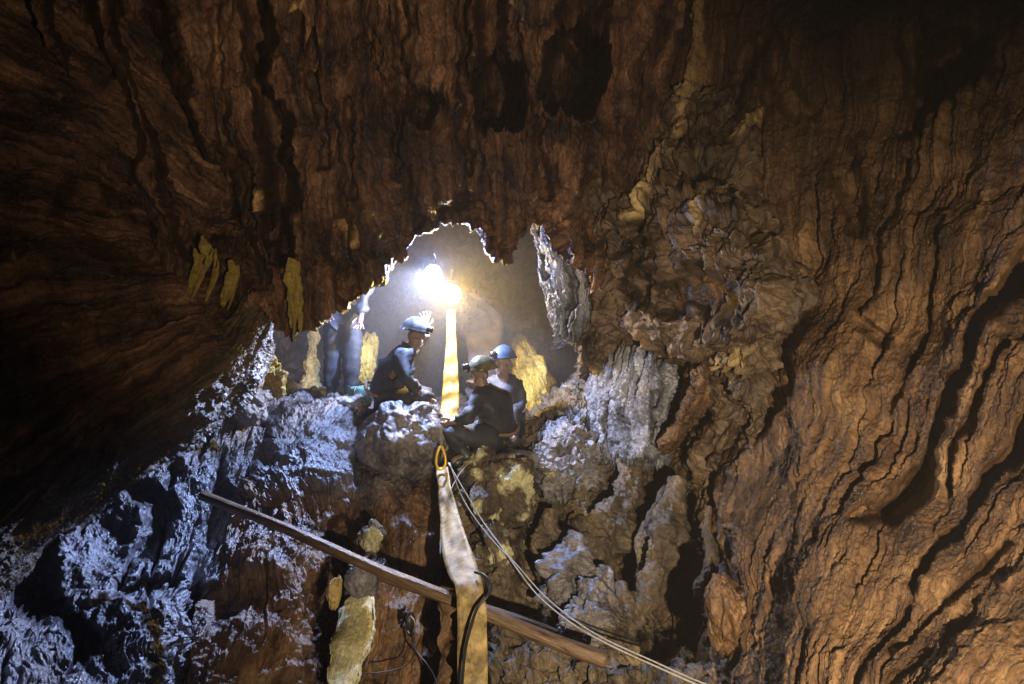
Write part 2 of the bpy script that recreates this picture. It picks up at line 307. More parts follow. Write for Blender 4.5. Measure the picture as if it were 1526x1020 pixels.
# ---- centre left ledge: rounded grey head and grooved brown face below
sheet('cave_ledge_left', [
    [(300,575,9.0),(400,575,9.0),(480,585,9.0),(560,600,9.0),(640,600,9.0),(720,600,9.0)],
    [(330,620,7.6),(400,595,7.4),(470,590,7.3),(545,612,7.3),(620,618,7.3),(700,640,7.3)],
    [(340,680,6.7),(385,620,6.7),(460,605,6.7),(540,630,6.7),(625,650,6.7),(690,690,6.7)],
    [(350,740,6.0),(385,680,6.1),(450,660,6.1),(530,670,6.2),(620,695,6.2),(675,740,6.2)],
    [(340,800,5.5),(390,760,5.6),(450,745,5.6),(530,740,5.8),(610,760,5.9),(665,790,6.0)],
    [(300,900,5.0),(370,880,5.0),(440,870,5.1),(520,880,5.4),(600,880,5.5),(655,890,5.7)],
    [(270,1010,4.5),(350,1010,4.5),(430,1010,4.7),(510,1010,5.1),(590,1010,5.2),(650,1010,5.4)],
    [(200,1300,3.9),(300,1300,3.9),(400,1300,4.1),(500,1300,4.6),(590,1300,4.8),(650,1300,5.0)]],
    (620, 500), M['brown'], fib=0.06, fibw=0.12, aniso=8, lump=0.12, lumpw=0.5, knot=0.015, knotw=0.12, seed=4.4,
    clefts=[([(520,790),(500,860),(470,1020)], 16, .35), ([(665,860),(662,1040)], 22, .6), ([(380,640),(400,680)], 14, .2), ([(540,620),(540,720)], 8, .15)],
    zones=[([(320,600),(440,640),(540,650),(560,640)], 95), ([(620,620),(560,650)], 50), ([(700,600),(600,600)], 60)], kind='structure')
sheet('cave_wall_slot', [[(560,640,7.2),(680,640,7.2),(800,640,7.2)],[(560,850,6.6),(680,850,6.6),(800,850,6.6)],[(560,1300,6.0),(680,1300,6.0),(800,1300,6.0)]], (120,80), M['brown'], fib=0.06, seed=21.0, kind='structure')

# ---- centre right floor
sheet('cave_ledge_right', [
    [(640,590,9.0),(700,590,9.0),(780,585,9.0),(860,570,9.0),(940,560,9.0),(1040,560,9.0)],
    [(650,640,7.4),(710,640,7.4),(790,625,7.4),(850,590,7.5),(920,570,7.6),(1020,600,7.6)],
    [(660,700,6.7),(720,690,6.7),(790,675,6.8),(850,660,7.0),(920,650,7.1),(1020,680,7.0)],
    [(670,760,6.2),(730,730,6.3),(800,730,6.4),(860,740,6.5),(920,740,6.6),(1000,760,6.7)],
    [(680,840,5.8),(740,820,5.8),(800,820,5.9),(850,850,5.9),(900,850,6.0),(980,860,6.3)],
    [(690,930,5.4),(750,920,5.4),(810,920,5.4),(860,920,5.4),(920,930,5.5),(1010,960,5.8)],
    [(690,1020,5.1),(760,1020,5.1),(820,1020,5.0),(880,1010,4.9),(960,1010,4.8),(1060,1030,4.9)],
    [(690,1300,4.6),(760,1300,4.6),(840,1300,4.5),(920,1300,4.3),(1020,1300,4.0),(1160,1300,3.9)]],
    (520, 460), M['dark'], fib=0.05, fibw=0.12, aniso=2.5, lump=0.13, lumpw=0.45, knot=0.05, knotw=0.11, grit=0.010, seed=5.2,
    clefts=[([(700,900),(690,1040)], 25, .5), ([(830,720),(800,820),(790,900)], 22, .25), ([(940,760),(960,830),(990,950)], 38, .7)], kind='structure')

# ---- middle right contorted mass with a dark cavity, and the recessed wall under it
sheet('cave_wall_middle', [
    [(930,100,9.5),(905,120,7.0),(960,120,6.5),(1020,120,6.2),(1080,120,6.1),(1130,120,6.4),(1170,120,7.0)],
    [(850,290,9.0),(800,300,7.0),(870,300,6.4),(960,300,5.9),(1050,300,5.5),(1120,300,5.5),(1170,300,6.2)],
    [(860,370,8.8),(825,380,7.0),(895,380,6.4),(985,380,5.8),(1070,380,5.2),(1140,380,4.95),(1190,380,5.8)],
    [(860,450,8.6),(835,455,7.1),(905,455,6.5),(995,455,5.8),(1080,455,5.15),(1145,455,4.85),(1195,460,5.8)],
    [(880,520,8.6),(865,520,7.3),(930,520,6.7),(1005,520,6.0),(1070,520,5.5),(1120,530,5.3),(1180,540,5.9)],
    [(900,600,8.6),(890,590,7.8),(950,580,7.3),(1020,580,6.6),(1080,590,6.1),(1130,600,5.8),(1170,600,6.0)],
    [(920,700,8.4),(900,700,7.9),(950,700,7.4),(1020,700,6.7),(1075,700,6.1),(1120,700,5.6),(1160,700,5.8)],
    [(900,850,8.4),(890,850,7.9),(950,850,7.6),(1020,850,7.0),(1070,850,6.2),(1115,850,5.3),(1150,850,5.6)],
    [(880,1020,8.0),(890,1020,7.6),(950,1020,7.4),(1020,1020,6.8),(1065,1020,5.8),(1105,1020,4.8),(1140,1020,5.0)],
    [(880,1300,8.0),(890,1300,7.6),(950,1300,7.0),(1030,1300,6.0),(1090,1300,5.2),(1120,1300,4.4),(1150,1300,4.6)]],
    (700, 480), M['umber'], fib=0.07, fibw=0.12, aniso=4, lump=0.15, lumpw=0.45, knot=0.06, knotw=0.16, seed=6.7,
    clefts=[([(960,430),(1060,455)], 30, .7), ([(1000,560),(1040,620)], 25, .3), ([(900,380),(950,350)], 20, .2)],
    crusts=[([(1045,-20),(1035,80),(1012,180),(970,260),(942,325)], 9, .03), ([(1090,205),(1112,185),(1132,165)], 8, .02), ([(1048,300),(1032,345)], 5, .01), ([(1115,520),(1060,545),(1035,600)], 8, .05)], kind='structure')

# ---- right wall
cols = [
    [(1000,-260),(975,0),(950,200),(985,400),(1020,600),(1010,800),(1000,1020),(980,1300)],
    [(1140,-260),(1110,0),(1085,200),(1105,400),(1130,600),(1110,800),(1075,1020),(1050,1300)],
    [(1280,-260),(1240,0),(1215,200),(1200,400),(1170,600),(1145,800),(1110,1020),(1085,1300)],
    [(1420,-260),(1370,0),(1340,200),(1300,400),(1250,600),(1200,800),(1155,1020),(1110,1300)],
    [(1570,-260),(1510,0),(1460,200),(1410,400),(1340,600),(1262,800),(1172,1020),(1050,1300)],
    [(1730,-260),(1660,0),(1600,200),(1530,400),(1450,600),(1355,800),(1225,1020),(1060,1300)],
    [(1950,-260),(1860,0),(1780,200),(1700,400),(1600,600),(1480,800),(1330,1020),(1130,1300)],
    [(2300,-260),(2150,0),(2050,200),(1930,400),(1820,600),(1680,800),(1510,1020),(1260,1300)],
    [(3100,-260),(2900,0),(2700,200),(2500,400),(2350,600),(2200,800),(2050,1020),(1800,1300)]]
deps = [6.5, 5.9, 5.4, 4.9, 4.45, 4.0, 3.5, 2.9, 2.2]
rowk = [1.04, 1.04, 1.02, 0.99, 0.95, 0.90, 0.82, 0.72]
def wd_(i, j):
    b_ = deps[4]*rowk[i]; v = deps[j]*rowk[i]; f = (0, 0, 0, 0, .15, .45, .75, .75)[i]
    return v if j <= 4 else v*(1-f)+(b_+.35*(v-b_))*f
R = [[(cols[j][i][0], cols[j][i][1], wd_(i, j)+(2.0 if j == 0 and i > 3 else 0)) for j in range(9)] for i in range(8)]
sheet('cave_wall_right', R, (860, 860), M['wall'], fib=0.036, fibw=0.11, aniso=18, lump=0.14, lumpw=0.8, knot=0.009, knotw=0.07, grit=0.009, crack=0.25, warp=.04, gashes=150, plates=0.036, seed=7.9,
      holes=[([(1530,405),(1480,490),(1420,590),(1380,680)], 9), ([(1530,640),(1460,725),(1400,815)], 5)],
      clefts=[([(1005,760),(1025,850),(1020,960)], 42, 1.0), ([(1545,390),(1480,490),(1420,590),(1370,690),(1325,760)], 15, .4), ([(1550,610),(1460,720),(1400,810),(1365,870)], 9, .3), ([(1520,520),(1440,640),(1400,720)], 5, .2), ([(1500,800),(1400,900),(1330,960)], 4, .12),
              ([(1290,770),(1345,705)], 16, .25), ([(1250,230),(1270,330)], 17, .3), ([(1395,105),(1440,85)], 30, 1.2), ([(1370,40),(1350,180)], 18, .3),
              ([(1350,240),(1318,330),(1290,470)], 7, .15), ([(1300,495),(1310,500)], 9, .18), ([(1130,60),(1090,110),(1085,200),(1120,330)], 17, .35),
              ([(1175,470),(1135,570),(1110,640)], 24, .4), ([(1345,905),(1260,1010)], 6, .15), ([(1390,960),(1330,1020)], 6, .12), ([(1150,60),(1190,150)], 20, .2),
              ([(1420,330),(1360,480),(1300,600)], 5, .1)],
      crusts=[([(1045,-20),(1035,80),(1012,180),(970,260),(942,325)], 10, .05), ([(1092,208),(1112,185),(1130,165)], 8, .04), ([(1165,385),(1166,395)], 9, .03), ([(1160,430),(1162,432)], 6, .02),
              ([(1050,300),(1035,340)], 5, .02)], kind='structure')

# ---- back chamber
R = []
for y, k in ((-300, .75), (50, .9), (250, 1.0), (400, 1.05), (520, 1.0), (620, .92), (760, .8)):
    R.append([(x, y, d*k) for x, d in ((200, 8.0), (320, 9.6), (450, 11), (600, 12), (740, 12.2), (860, 11.2), (960, 9.8), (1050, 8.5))])
sheet('cave_wall_back', R, (330, 360), M['chamber'], fib=0.15, fibw=0.35, aniso=3, lump=0.3, lumpw=1.0, knot=0.10, knotw=0.3, seed=9.5, kind='structure')

# ------------------------------------------------------------------ secondary rock masses (things you could point at)
def T(label, cat, group=None):
    d = dict(label=label, category=cat)
    if group: d['group'] = group
    return d

sheet('flowstone_drapery', [
    [(865,500,8.2),(900,505,7.9),(950,505,7.6),(1000,520,7.4),(1030,540,7.4)],
    [(885,528,7.5),(905,516,7.1),(945,514,6.75),(985,535,6.5),(1012,548,7.0)],
    [(872,575,7.5),(896,570,7.0),(940,568,6.6),(988,575,6.3),(1014,580,6.9)],
    [(866,630,7.5),(888,628,7.0),(930,630,6.55),(978,630,6.25),(1008,632,6.9)],
    [(868,680,7.5),(890,690,7.0),(925,688,6.6),(965,680,6.3),(1000,690,6.9)],
    [(880,700,8.2),(900,710,7.8),(925,706,7.4),(960,700,7.2),(1000,700,7.4)]],
    (320, 280), M['lit_blue'], fib=0.085, fibw=0.075, aniso=9, lump=0.05, lumpw=0.4, knot=0.010, knotw=0.1, warp=.08, seed=11.3,
    clefts=[([(908,600),(905,690)], 6, .12), ([(978,590),(975,660)], 6, .15)],
    **T('draped flowstone with combed grooves, blue-white lamp light in its colour, hanging right of the cavers', 'rock formation'))
sheet('rock_fin', [
    [(1030,540,6.4),(1048,535,6.0),(1068,548,6.3)],
    [(1015,590,6.4),(1034,585,5.9),(1052,600,6.3)],
    [(998,635,6.4),(1012,632,5.9),(1030,640,6.3)],
    [(975,655,6.5),(995,664,6.0),(1008,655,6.4)],
    [(972,668,7.0),(992,675,6.8),(1004,668,7.0)]],
    (200, 80), M['wall'], fib=0.04, fibw=0.07, aniso=7, lump=0.04, lumpw=0.2, knot=0.015, knotw=0.08, seed=12.1,
    **T('narrow brown rock fin slanting down beside the draped flowstone', 'rock formation'))
sheet('slanting_rock', [
    [(790,640,8.6),(820,600,8.6),(850,570,8.6),(880,560,8.4)],
    [(770,655,7.6),(805,628,7.5),(838,600,7.5),(862,580,7.7)],
    [(764,670,7.0),(800,652,6.9),(838,632,6.9),(868,612,7.2)],
    [(775,700,6.7),(815,685,6.6),(848,668,6.6),(880,650,6.9)],
    [(810,735,6.5),(850,722,6.4),(880,706,6.5),(905,696,6.8)],
    [(830,770,6.8),(865,750,6.7),(895,730,6.7),(920,720,7.0)]],
    (240, 240), M['grey'], fib=0.07, fibw=0.12, aniso=3, lump=0.09, lumpw=0.35, knot=0.04, knotw=0.1, seed=13.3,
    **T('bluish wet rock slab rising to the right behind the helmeted crouching caver', 'rock'))
sheet('hanging_drapery', [
    [(800,318,6.6),(803,308,6.5),(808,316,6.45)],
    [(800,350,6.7),(818,335,6.5),(846,352,6.4)],
    [(804,395,6.8),(828,385,6.5),(868,390,6.4)],
    [(810,430,6.8),(835,425,6.5),(876,430,6.4)],
    [(815,460,6.9),(840,462,6.6),(880,462,6.5)],
    [(825,492,7.0),(845,490,6.7),(876,485,6.6)],
    [(828,520,7.1),(838,518,6.9),(850,505,6.8)]],
    (340, 180), M['lit_blue'], fib=0.13, fibw=0.055, aniso=12, lump=0.06, lumpw=0.3, knot=0.012, knotw=0.09, seed=14.4,
    clefts=[([(812,340),(824,410)], 4, .15), ([(848,400),(850,480)], 5, .15)],
    **T('ragged drapery, blue-white lamp light in its colour, hanging from the roof right of the lamps', 'rock formation'))  # drapery colour carries the white lamp's bluish light
def boulder(name, at, r, m, label, seed, amp=0.3, sub=6, rot=0, group=None, cat='rock', sharp=0.5):
    bm = bmesh.new(); bmesh.ops.create_icosphere(bm, subdivisions=sub, radius=1)
    co = np.array([v.co[:] for v in bm.verts]); c = P(*at)
    n = co.copy(); X, Y, Z = (co*1.1+seed*5.1).T
    d = 1+amp*1.4*fbm(X*.9, Y*.9, Z*.7, 6, .5)+sharp*0.22*(ridged(X*2.6+Z, Y*1.9, Z*.8, 5, .65)-0.6)
    co = n*d[:, None]*np.array(r)[None]; ca, sa = math.cos(rot), math.sin(rot)
    x = co[:, 0]*ca-co[:, 2]*sa; z = co[:, 0]*sa+co[:, 2]*ca; co[:, 0] = x; co[:, 2] = z
    for v, q in zip(bm.verts, co): v.co = q
    uv = bm.loops.layers.uv.new('flow')
    for f in bm.faces:
        f.smooth = True
        for l in f.loops: l[uv].uv = (l.vert.co.x+l.vert.co.y, l.vert.co.z)
    me = bpy.data.meshes.new(name); bm.to_mesh(me); bm.free()
    o = link(name, me, m, **T(label, cat, group)); o.location = tuple(c); return o
def column(name, path, m, label, seed, amp=0.42, cat='rock pillar', group=None, n=170, flat=0.7):
    """rock tongue along (px,py,d,radius_m) points"""
    pts = np.array([list(P(a, b, c))+[r] for a, b, c, r in path]); Q = crom(pts, n)
    k = 56; th = np.linspace(0, 2*math.pi, k, endpoint=False)
    tan = np.gradient(Q[:, :3], axis=0); tan /= np.linalg.norm(tan, axis=1)[:, None]
    e1 = np.cross(tan, [0, 1, 0]); e1 /= np.linalg.norm(e1, axis=1)[:, None]; e2 = np.cross(tan, e1)
    V = Q[:, None, :3]+Q[:, None, 3:4]*(np.cos(th)[None, :, None]*e1[:, None]+flat*np.sin(th)[None, :, None]*e2[:, None])
    N = V-Q[:, None, :3]; X, Y, Z = V[..., 0]+seed, V[..., 1], V[..., 2]
    d = amp*fbm(X*4, Y*4, Z*4, 5, .6)+0.4*amp*(ridged(X*9, Y*9, Z*4, 3)-.5)
    V = V+N*d[..., None]*1.4
    c = Q[0, :3]; V = V-c
    idx = np.arange(n*k).reshape(n, k); j = np.roll(idx, -1, 1)
    F_ = np.stack([idx[:-1].ravel(), j[:-1].ravel(), j[1:].ravel(), idx[1:].ravel()], 1).tolist()
    F_ += [idx[0][::-1].tolist(), idx[-1].tolist()]
    me = bpy.data.meshes.new(name); me.from_pydata(V.reshape(-1, 3).tolist(), [], F_); me.update()
    for p in me.polygons: p.use_smooth = True
    uvl = me.uv_layers.new(name='flow')
    for l in me.loops:
        a, b = divmod(l.vertex_index, k); uvl.data[l.index].uv = (b/k*2*math.pi*0.12, a/n*1.0)
    o = link(name, me, m, **T(label, cat, group)); o.location = tuple(c); return o
G_ = 'grey'
boulder('boulder', (598,655,6.35), (0.36,0.34,0.32), M['bank'], 'dark rough boulder under the left crouching caver', 1.3, amp=.25)
boulder('boulder', (742,725,6.15), (0.30,0.30,0.26), M['mossy'], 'pale yellow-green crusted boulder below the helmeted caver', 2.9, amp=.35, sharp=.9)
boulder('boulder', (742,690,6.5), (0.36,0.3,0.11), M['grey'], 'flat dark rock right under the boots of the helmeted caver', 3.4, amp=.3)
boulder('boulder', (745,825,5.75), (0.10,0.14,0.22), M['mossy'], 'small pale green crusted rock hanging beside the rope', 4.1, amp=.35, rot=.3)
boulder('boulder', (1088,915,4.9), (0.15,0.2,0.24), M['brown'], 'bulbous brown rock lump at the foot of the right wall', 7.7, amp=.3)
boulder('boulder', (555,800,5.25), (0.09,0.10,0.10), M['mossy'], 'small pale mossy stone perched behind the wooden pole', 8.8, amp=.35, sub=5, sharp=1)
boulder('boulder', (543,862,4.85), (0.10,0.09,0.12), M['grey'], 'blocky dark grey stone sitting on top of the pale slab', 9.1, amp=.2, sub=5)
boulder('boulder', (499,880,4.85), (0.045,0.06,0.11), M['ochre'], 'small orange-yellow stone left of the pale slab', 10.4, amp=.3, sub=5, rot=-.2)
boulder('boulder', (640,655,6.3), (0.13,0.12,0.16), M['moss'], 'pale crusted knob of rock behind the yellow shackle', 11.9, amp=.4, sub=5, sharp=1)
boulder('boulder', (515,605,6.9), (0.22,0.2,0.10), M['grey'], 'low grey stone under the boots of the standing caver', 12.9, amp=.3, sub=5)
boulder('boulder', (365,600,6.5), (0.24,0.22,0.20), M['grey'], 'rough grey boulder at the left end of the ledge', 13.6, amp=.3)
column('rock_pillar', [(862,800,5.75,.07),(850,830,5.6,.15),(842,870,5.5,.19),(850,900,5.4,.12)], M['grey'], 'pale grey drooping rock fold left of the dark hollow', 31.7, amp=.45)
column('rock_pillar', [(905,850,5.6,.08),(893,885,5.4,.15),(880,920,5.2,.19),(872,965,5.05,.13)], M['bank'], 'dark slumped rock fold just above the rope', 32.7, amp=.45)
column('rock_pillar', [(925,870,5.5,.05),(925,910,5.3,.10),(915,950,5.1,.13),(905,990,4.95,.10)], M['dark'], 'brown rock fold between the rope and the dark hollow', 33.7, amp=.45)
column('rock_pillar', [(820,760,6.0,.06),(815,800,5.9,.11),(812,840,5.8,.09),(818,880,5.7,.05)], M['dark'], 'narrow dark rock fold behind the crossing rope', 34.7, amp=.45)
column('rock_pillar', [(938,690,6.6,.10),(930,740,6.4,.15),(905,790,6.2,.20),(885,835,6.0,.13),(880,880,5.8,.12)], M['dark'], 'thick brown rock tongue left of the dark hollow', 1.7)
column('rock_pillar', [(995,725,6.3,.04),(975,765,6.1,.06),(962,800,6.0,.07),(955,840,5.9,.03),(945,880,5.9,.02)], M['dark'], 'thin knobbly rock strand in the mouth of the dark hollow', 2.7)
column('rock_pillar', [(1008,715,6.1,.07),(1000,765,5.9,.11),(990,815,5.7,.15),(975,865,5.6,.10),(955,915,5.4,.08),(915,960,5.2,.12)], M['dark'], 'swollen rock pillar crossing the dark hollow', 3.9)
column('rock_pillar', [(1056,755,5.7,.02),(1054,790,5.6,.03),(1062,830,5.5,.06),(1046,870,5.4,.07),(1040,890,5.4,.03)], M['dark'], 'small twisted rock tongue right of the swollen pillar', 4.9)
# ribs, tassel and knob with the yellow lamp's light put into their colour
rr_ = random.Random(5)
for k in range(9):
    x = 288+(k*7.6+rr_.uniform(-7, 7)); y = 358+k*5+rr_.uniform(-12, 22); L_ = rr_.uniform(60, 150); d0 = 5.24+k*.024; w_ = rr_.uniform(.010, .036)
    column('rock_rib', [(x,y,d0,.01),(x+rr_.uniform(-3,5),y+L_*.2,d0-.02,w_),(x-L_*.12,y+L_*.6,d0-.05,w_*.6),(x-L_*.3,y+L_,d0-.10,.004)], M['yellow'], 'thin rib with yellow lamp light in its colour, in the fringe hanging on the left wall', 7.3+k*1.9, amp=.8,
           cat='rock rib', group='lamplit-coloured ribs fringing the left wall', flat=.5, n=90)
for k in range(4):
    x = 431+k*4.5; L_ = (105, 125, 90, 112)[k]
    column('rock_rib', [(x,384+k*2,5.2,.012),(x,384+L_*.3,5.2,.026),(x+2,384+L_*.65,5.24,.024),(x+3,384+L_,5.3,.006)], M['yellow'], 'thin strand with yellow lamp light in its colour, in the tassel hanging alone from the roof lip', 47.3+k*1.9, amp=.8,
           cat='rock rib', group='strands of the lamplit-coloured tassel', flat=.6, n=90)
column('rock_rib', [(380,520,6.2,.05),(392,545,6.2,.13),(405,568,6.2,.10),(420,592,6.2,.04)], M['yellow'], 'rock knob with yellow lamp light in its colour at the left end of the opening', 17, amp=.6, cat='rock rib', flat=.5)  # knob's yellow is painted lamp light

sheet('flowstone_fringe', [
    [(372,430,5.45),(398,480,5.55),(410,530,5.95)],
    [(325,490,5.12),(362,540,5.25),(380,585,5.7)],
    [(232,572,4.85),(272,612,4.95),(300,645,5.4)],
    [(112,660,4.55),(146,700,4.62),(180,730,5.0)],
    [(10,740,4.2),(48,785,4.3),(80,805,4.7)],
    [(-80,830,3.9),(-40,870,4.0),(0,890,4.4)]],
    (420, 130), M['dark'], fib=0.11, fibw=0.05, aniso=26, lump=0.05, lumpw=0.4, knot=0.008, warp=.05, seed=22.0,
    **T('long combed grey-green rock fringe sweeping along the lower edge of the left wall', 'rock formation'))
boulder('boulder', (798,578,8.1), (0.22,0.25,0.48), M['yellow'], 'rock with golden lamp light in its colour behind the cavers at the right of the opening', 14.7, amp=.3, rot=.35)  # golden light on the back wall, painted as this rock's colour
boulder('boulder', (543,540,8.0), (0.13,0.2,0.27), M['yellow'], 'upright rock with yellow lamp light in its colour between the standing caver and the left crouching caver', 15.7, amp=.3, rot=-.15, sub=5)  # patch of yellow light given as the rock's colour
column('rock_pillar', [(470,470,8.6,.08),(466,520,8.5,.07),(462,570,8.4,.10),(470,605,8.3,.14)], M['ochre'], 'thin rock pillar with orange light in its colour, in the haze left of the standing caver', 16.2)  # ochre colour stands for orange light on the pillar

# ------------------------------------------------------------------ cavers
def mesh_from(name, V, Fc): 
    me = bpy.data.meshes.new(name); me.from_pydata([tuple(v) for v in V], [], Fc); me.update(); return me
def grow(name, nodes, edges, m, base, parent, root, sub=2, wr=0.0, seed=0.0, wf=14.0, **tags):
    """one continuous skinned surface over a joint graph: nodes = {key: (xyz, radius)}"""
    keys = list(nodes); ix = {k: i for i, k in enumerate(keys)}
    me = bpy.data.meshes.new(name); me.from_pydata([tuple(np.array(nodes[k][0])-base) for k in keys], [(ix[a], ix[b]) for a, b in edges], []); me.update()
    o = bpy.data.objects.new(name, me); C.objects.link(o)
    sk = o.modifiers.new('skin', 'SKIN'); sk.use_smooth_shade = True; sk.branch_smoothing = 0.3
    for k in keys:
        sv = me.skin_vertices[0].data[ix[k]]; r = nodes[k][1]; sv.radius = (r, r) if not isinstance(r, tuple) else r
        sv.use_root = (k == root)
    ss = o.modifiers.new('sub', 'SUBSURF'); ss.levels = sub; ss.render_levels = sub
    dg = bpy.context.evaluated_depsgraph_get(); dg.update()
    me2 = bpy.data.meshes.new_from_object(o.evaluated_get(dg)); bpy.data.objects.remove(o); bpy.data.meshes.remove(me)
    me2.name = name
    if wr:
        n = len(me2.vertices); co = np.empty(n*3, np.float32); me2.vertices.foreach_get('co', co); co = co.reshape(-1, 3)
        no = np.empty(n*3, np.float32); me2.vertices.foreach_get('normal', no); no = no.reshape(-1, 3)
        d = wr*(ridged(co[:, 0]*wf+seed, co[:, 1]*wf, co[:, 2]*wf*1.8, 3)-0.45)+wr*0.8*fbm(co[:, 0]*7, co[:, 1]*7, co[:, 2]*7+seed, 3)
        d = np.maximum(d, -0.25*wr)
        co = co+no*d[:, None]; me2.vertices.foreach_set('co', co.reshape(-1).astype(np.float32))
    me2.polygons.foreach_set('use_smooth', np.ones(len(me2.polygons), bool))
    me2.materials.clear()
    return link(name, me2, m, parent, **tags)
def obj_bm(name, bm, m, parent, smooth=True, **tags):
    me = bpy.data.meshes.new(name); bm.to_mesh(me); bm.free()
    if smooth: me.polygons.foreach_set('use_smooth', np.ones(len(me.polygons), bool))
    return link(name, me, m, parent, **tags)
def hand(nodes, edges, key, wrist, palm_dir, side_dir, curl=0.5):
    """palm + four fingers + thumb, rooted at the wrist node"""
    pd = np.array(palm_dir, float); pd /= np.linalg.norm(pd); sd = np.array(side_dir, float); sd -= pd*sd.dot(pd); sd /= np.linalg.norm(sd)
    nn = np.cross(pd, sd); w_ = np.array(wrist)
    pm = w_+pd*0.05; nodes[key+'p'] = (pm, 0.030); edges.append((key, key+'p'))
    for i, (o_, ln) in enumerate(((-.030, .068), (-.010, .078), (.011, .072), (.030, .056))):
        k0, k1, k2 = key+'f%da' % i, key+'f%db' % i, key+'f%dc' % i
        a = pm+pd*0.045+sd*o_; d1 = pd*math.cos(curl*.6)+nn*math.sin(curl*.6); d2 = pd*math.cos(curl*1.4)+nn*math.sin(curl*1.4)
        sp = sd*o_*0.4
        nodes[k0] = (a, 0.0115); nodes[k1] = (a+d1*ln*.5+sp, 0.0105); nodes[k2] = (a+d1*ln*.5+d2*ln*.5+sp*1.6, 0.009)
        edges += [(key+'p', k0), (k0, k1), (k1, k2)]
    a = w_+pd*0.025-sd*0.035; nodes[key+'ta'] = (a, 0.014); nodes[key+'tb'] = (a+pd*0.035-sd*0.03+nn*.01, 0.011); nodes[key+'tc'] = (a+pd*0.065-sd*0.035+nn*.02, 0.0095)
    edges += [(key+'p', key+'ta'), (key+'ta', key+'tb'), (key+'tb', key+'tc')]

MC = dict(
    skin=mat_plain('skin', (0.19,0.125,0.095), 0.5, noise=.12, bump=.1),
    navy=mat_plain('muddy_navy_cloth', (0.032,0.035,0.046), 0.7, noise=.4, scale=9, bump=.5),
    slate=mat_plain('slate_cloth', (0.06,0.065,0.085), 0.75, noise=.35, scale=9, bump=.5),
    mauve=mat_plain('mauve_grey_cloth', (0.085,0.07,0.082), 0.8, noise=.3, scale=9, bump=.5),
    jean=mat_plain('blue_grey_trousers', (0.022,0.027,0.04), 0.8, noise=.35, scale=12, bump=.5),
    boot=mat_plain('rubber_boot', (0.035,0.05,0.05), 0.35, noise=.3),
    white=mat_plain('scuffed_white_shell', (0.05,0.052,0.058), 0.35, noise=.48, scale=14),
    cream=mat_plain('muddy_cream_shell', (0.11,0.105,0.065), 0.3, noise=.45, scale=14),
    blue=mat_plain('blue_shell', (0.03,0.055,0.11), 0.4, noise=.15),
    glove=mat_plain('pale_glove', (0.3,0.31,0.3), 0.7, noise=.2),
    black=mat_plain('black_rubber', (0.02,0.02,0.022), 0.45, noise=.2),
    web=mat_plain('faded_harness_webbing', (0.16,0.11,0.06), 0.7, noise=.35),
    hair=mat_plain('dark_hair', (0.03,0.022,0.018), 0.6, noise=.3),
)
def unit(v): v = np.array(v, float); return v/np.linalg.norm(v)
def tube_bm(pts, r, k=8, bm=None, n=None, cap=True):
    bm = bm or bmesh.new(); A = np.array(pts, float); A = crom(A, n or len(A)*6)
    rr = np.array(r) if np.ndim(r) else np.full(len(A), r)
    if len(rr) != len(A): rr = np.interp(np.linspace(0, 1, len(A)), np.linspace(0, 1, len(rr)), rr)
    tan = np.gradient(A, axis=0); tan /= np.linalg.norm(tan, axis=1)[:, None]+1e-9
    ref = np.array([0.13, 0.97, 0.21]); rings = []
    for p_, t_, q in zip(A, tan, rr):
        e1 = np.cross(t_, ref); e1 /= np.linalg.norm(e1)+1e-9; e2 = np.cross(t_, e1)
        rings.append([bm.verts.new(p_+q*(math.cos(a)*e1+math.sin(a)*e2)) for a in np.linspace(0, 2*math.pi, k, endpoint=False)])
    for a, b in zip(rings[:-1], rings[1:]):
        for i in range(k): bm.faces.new((a[i], a[(i+1) % k], b[(i+1) % k], b[i]))
    if cap: bm.faces.new(rings[0][::-1]); bm.faces.new(rings[-1])
    return bm
def helmet_obj(center, face, up, m, base, parent, lampm=None):
    """shell with brim, ridge, strap and a headlamp on the front"""
    up = unit(up); fw = np.array(face, float); fw -= up*fw.dot(up); fw = unit(fw); rt = np.cross(fw, up)
    bm = bmesh.new(); bmesh.ops.create_uvsphere(bm, u_segments=32, v_segments=20, radius=1)
    bmesh.ops.delete(bm, geom=[v for v in bm.verts if v.co.z < -0.08], context='VERTS')
    for v in bm.verts:
        x, y, z = v.co; brim = 1+0.13*max(0, 1-abs(z)*6)
        rid = 1+0.05*math.exp(-(x*5)**2)*(z > .2)
        q = rt*x*.108*brim+fw*y*.13*brim+up*z*.118*rid
        v.co = Vector(q)
    r = bmesh.ops.solidify(bm, geom=bm.faces[:], thickness=0.006)
    o = obj_bm('helmet', bm, m, parent); o.location = tuple(np.array(center)+up*0.022-base)
    bm = bmesh.new()
    for i in range(2):
        bmesh.ops.create_cone(bm, cap_ends=True, segments=20, radius1=.03-.006*i, radius2=.024+.004*i, depth=.03,
                              matrix=Matrix.Translation(Vector(fw*(.02*i)))@Vector(fw).to_track_quat('Z', 'Y').to_matrix().to_4x4())
    h = obj_bm('headlamp', bm, MC['black'], o); h.location = tuple(fw*.135+up*.045)
    return o
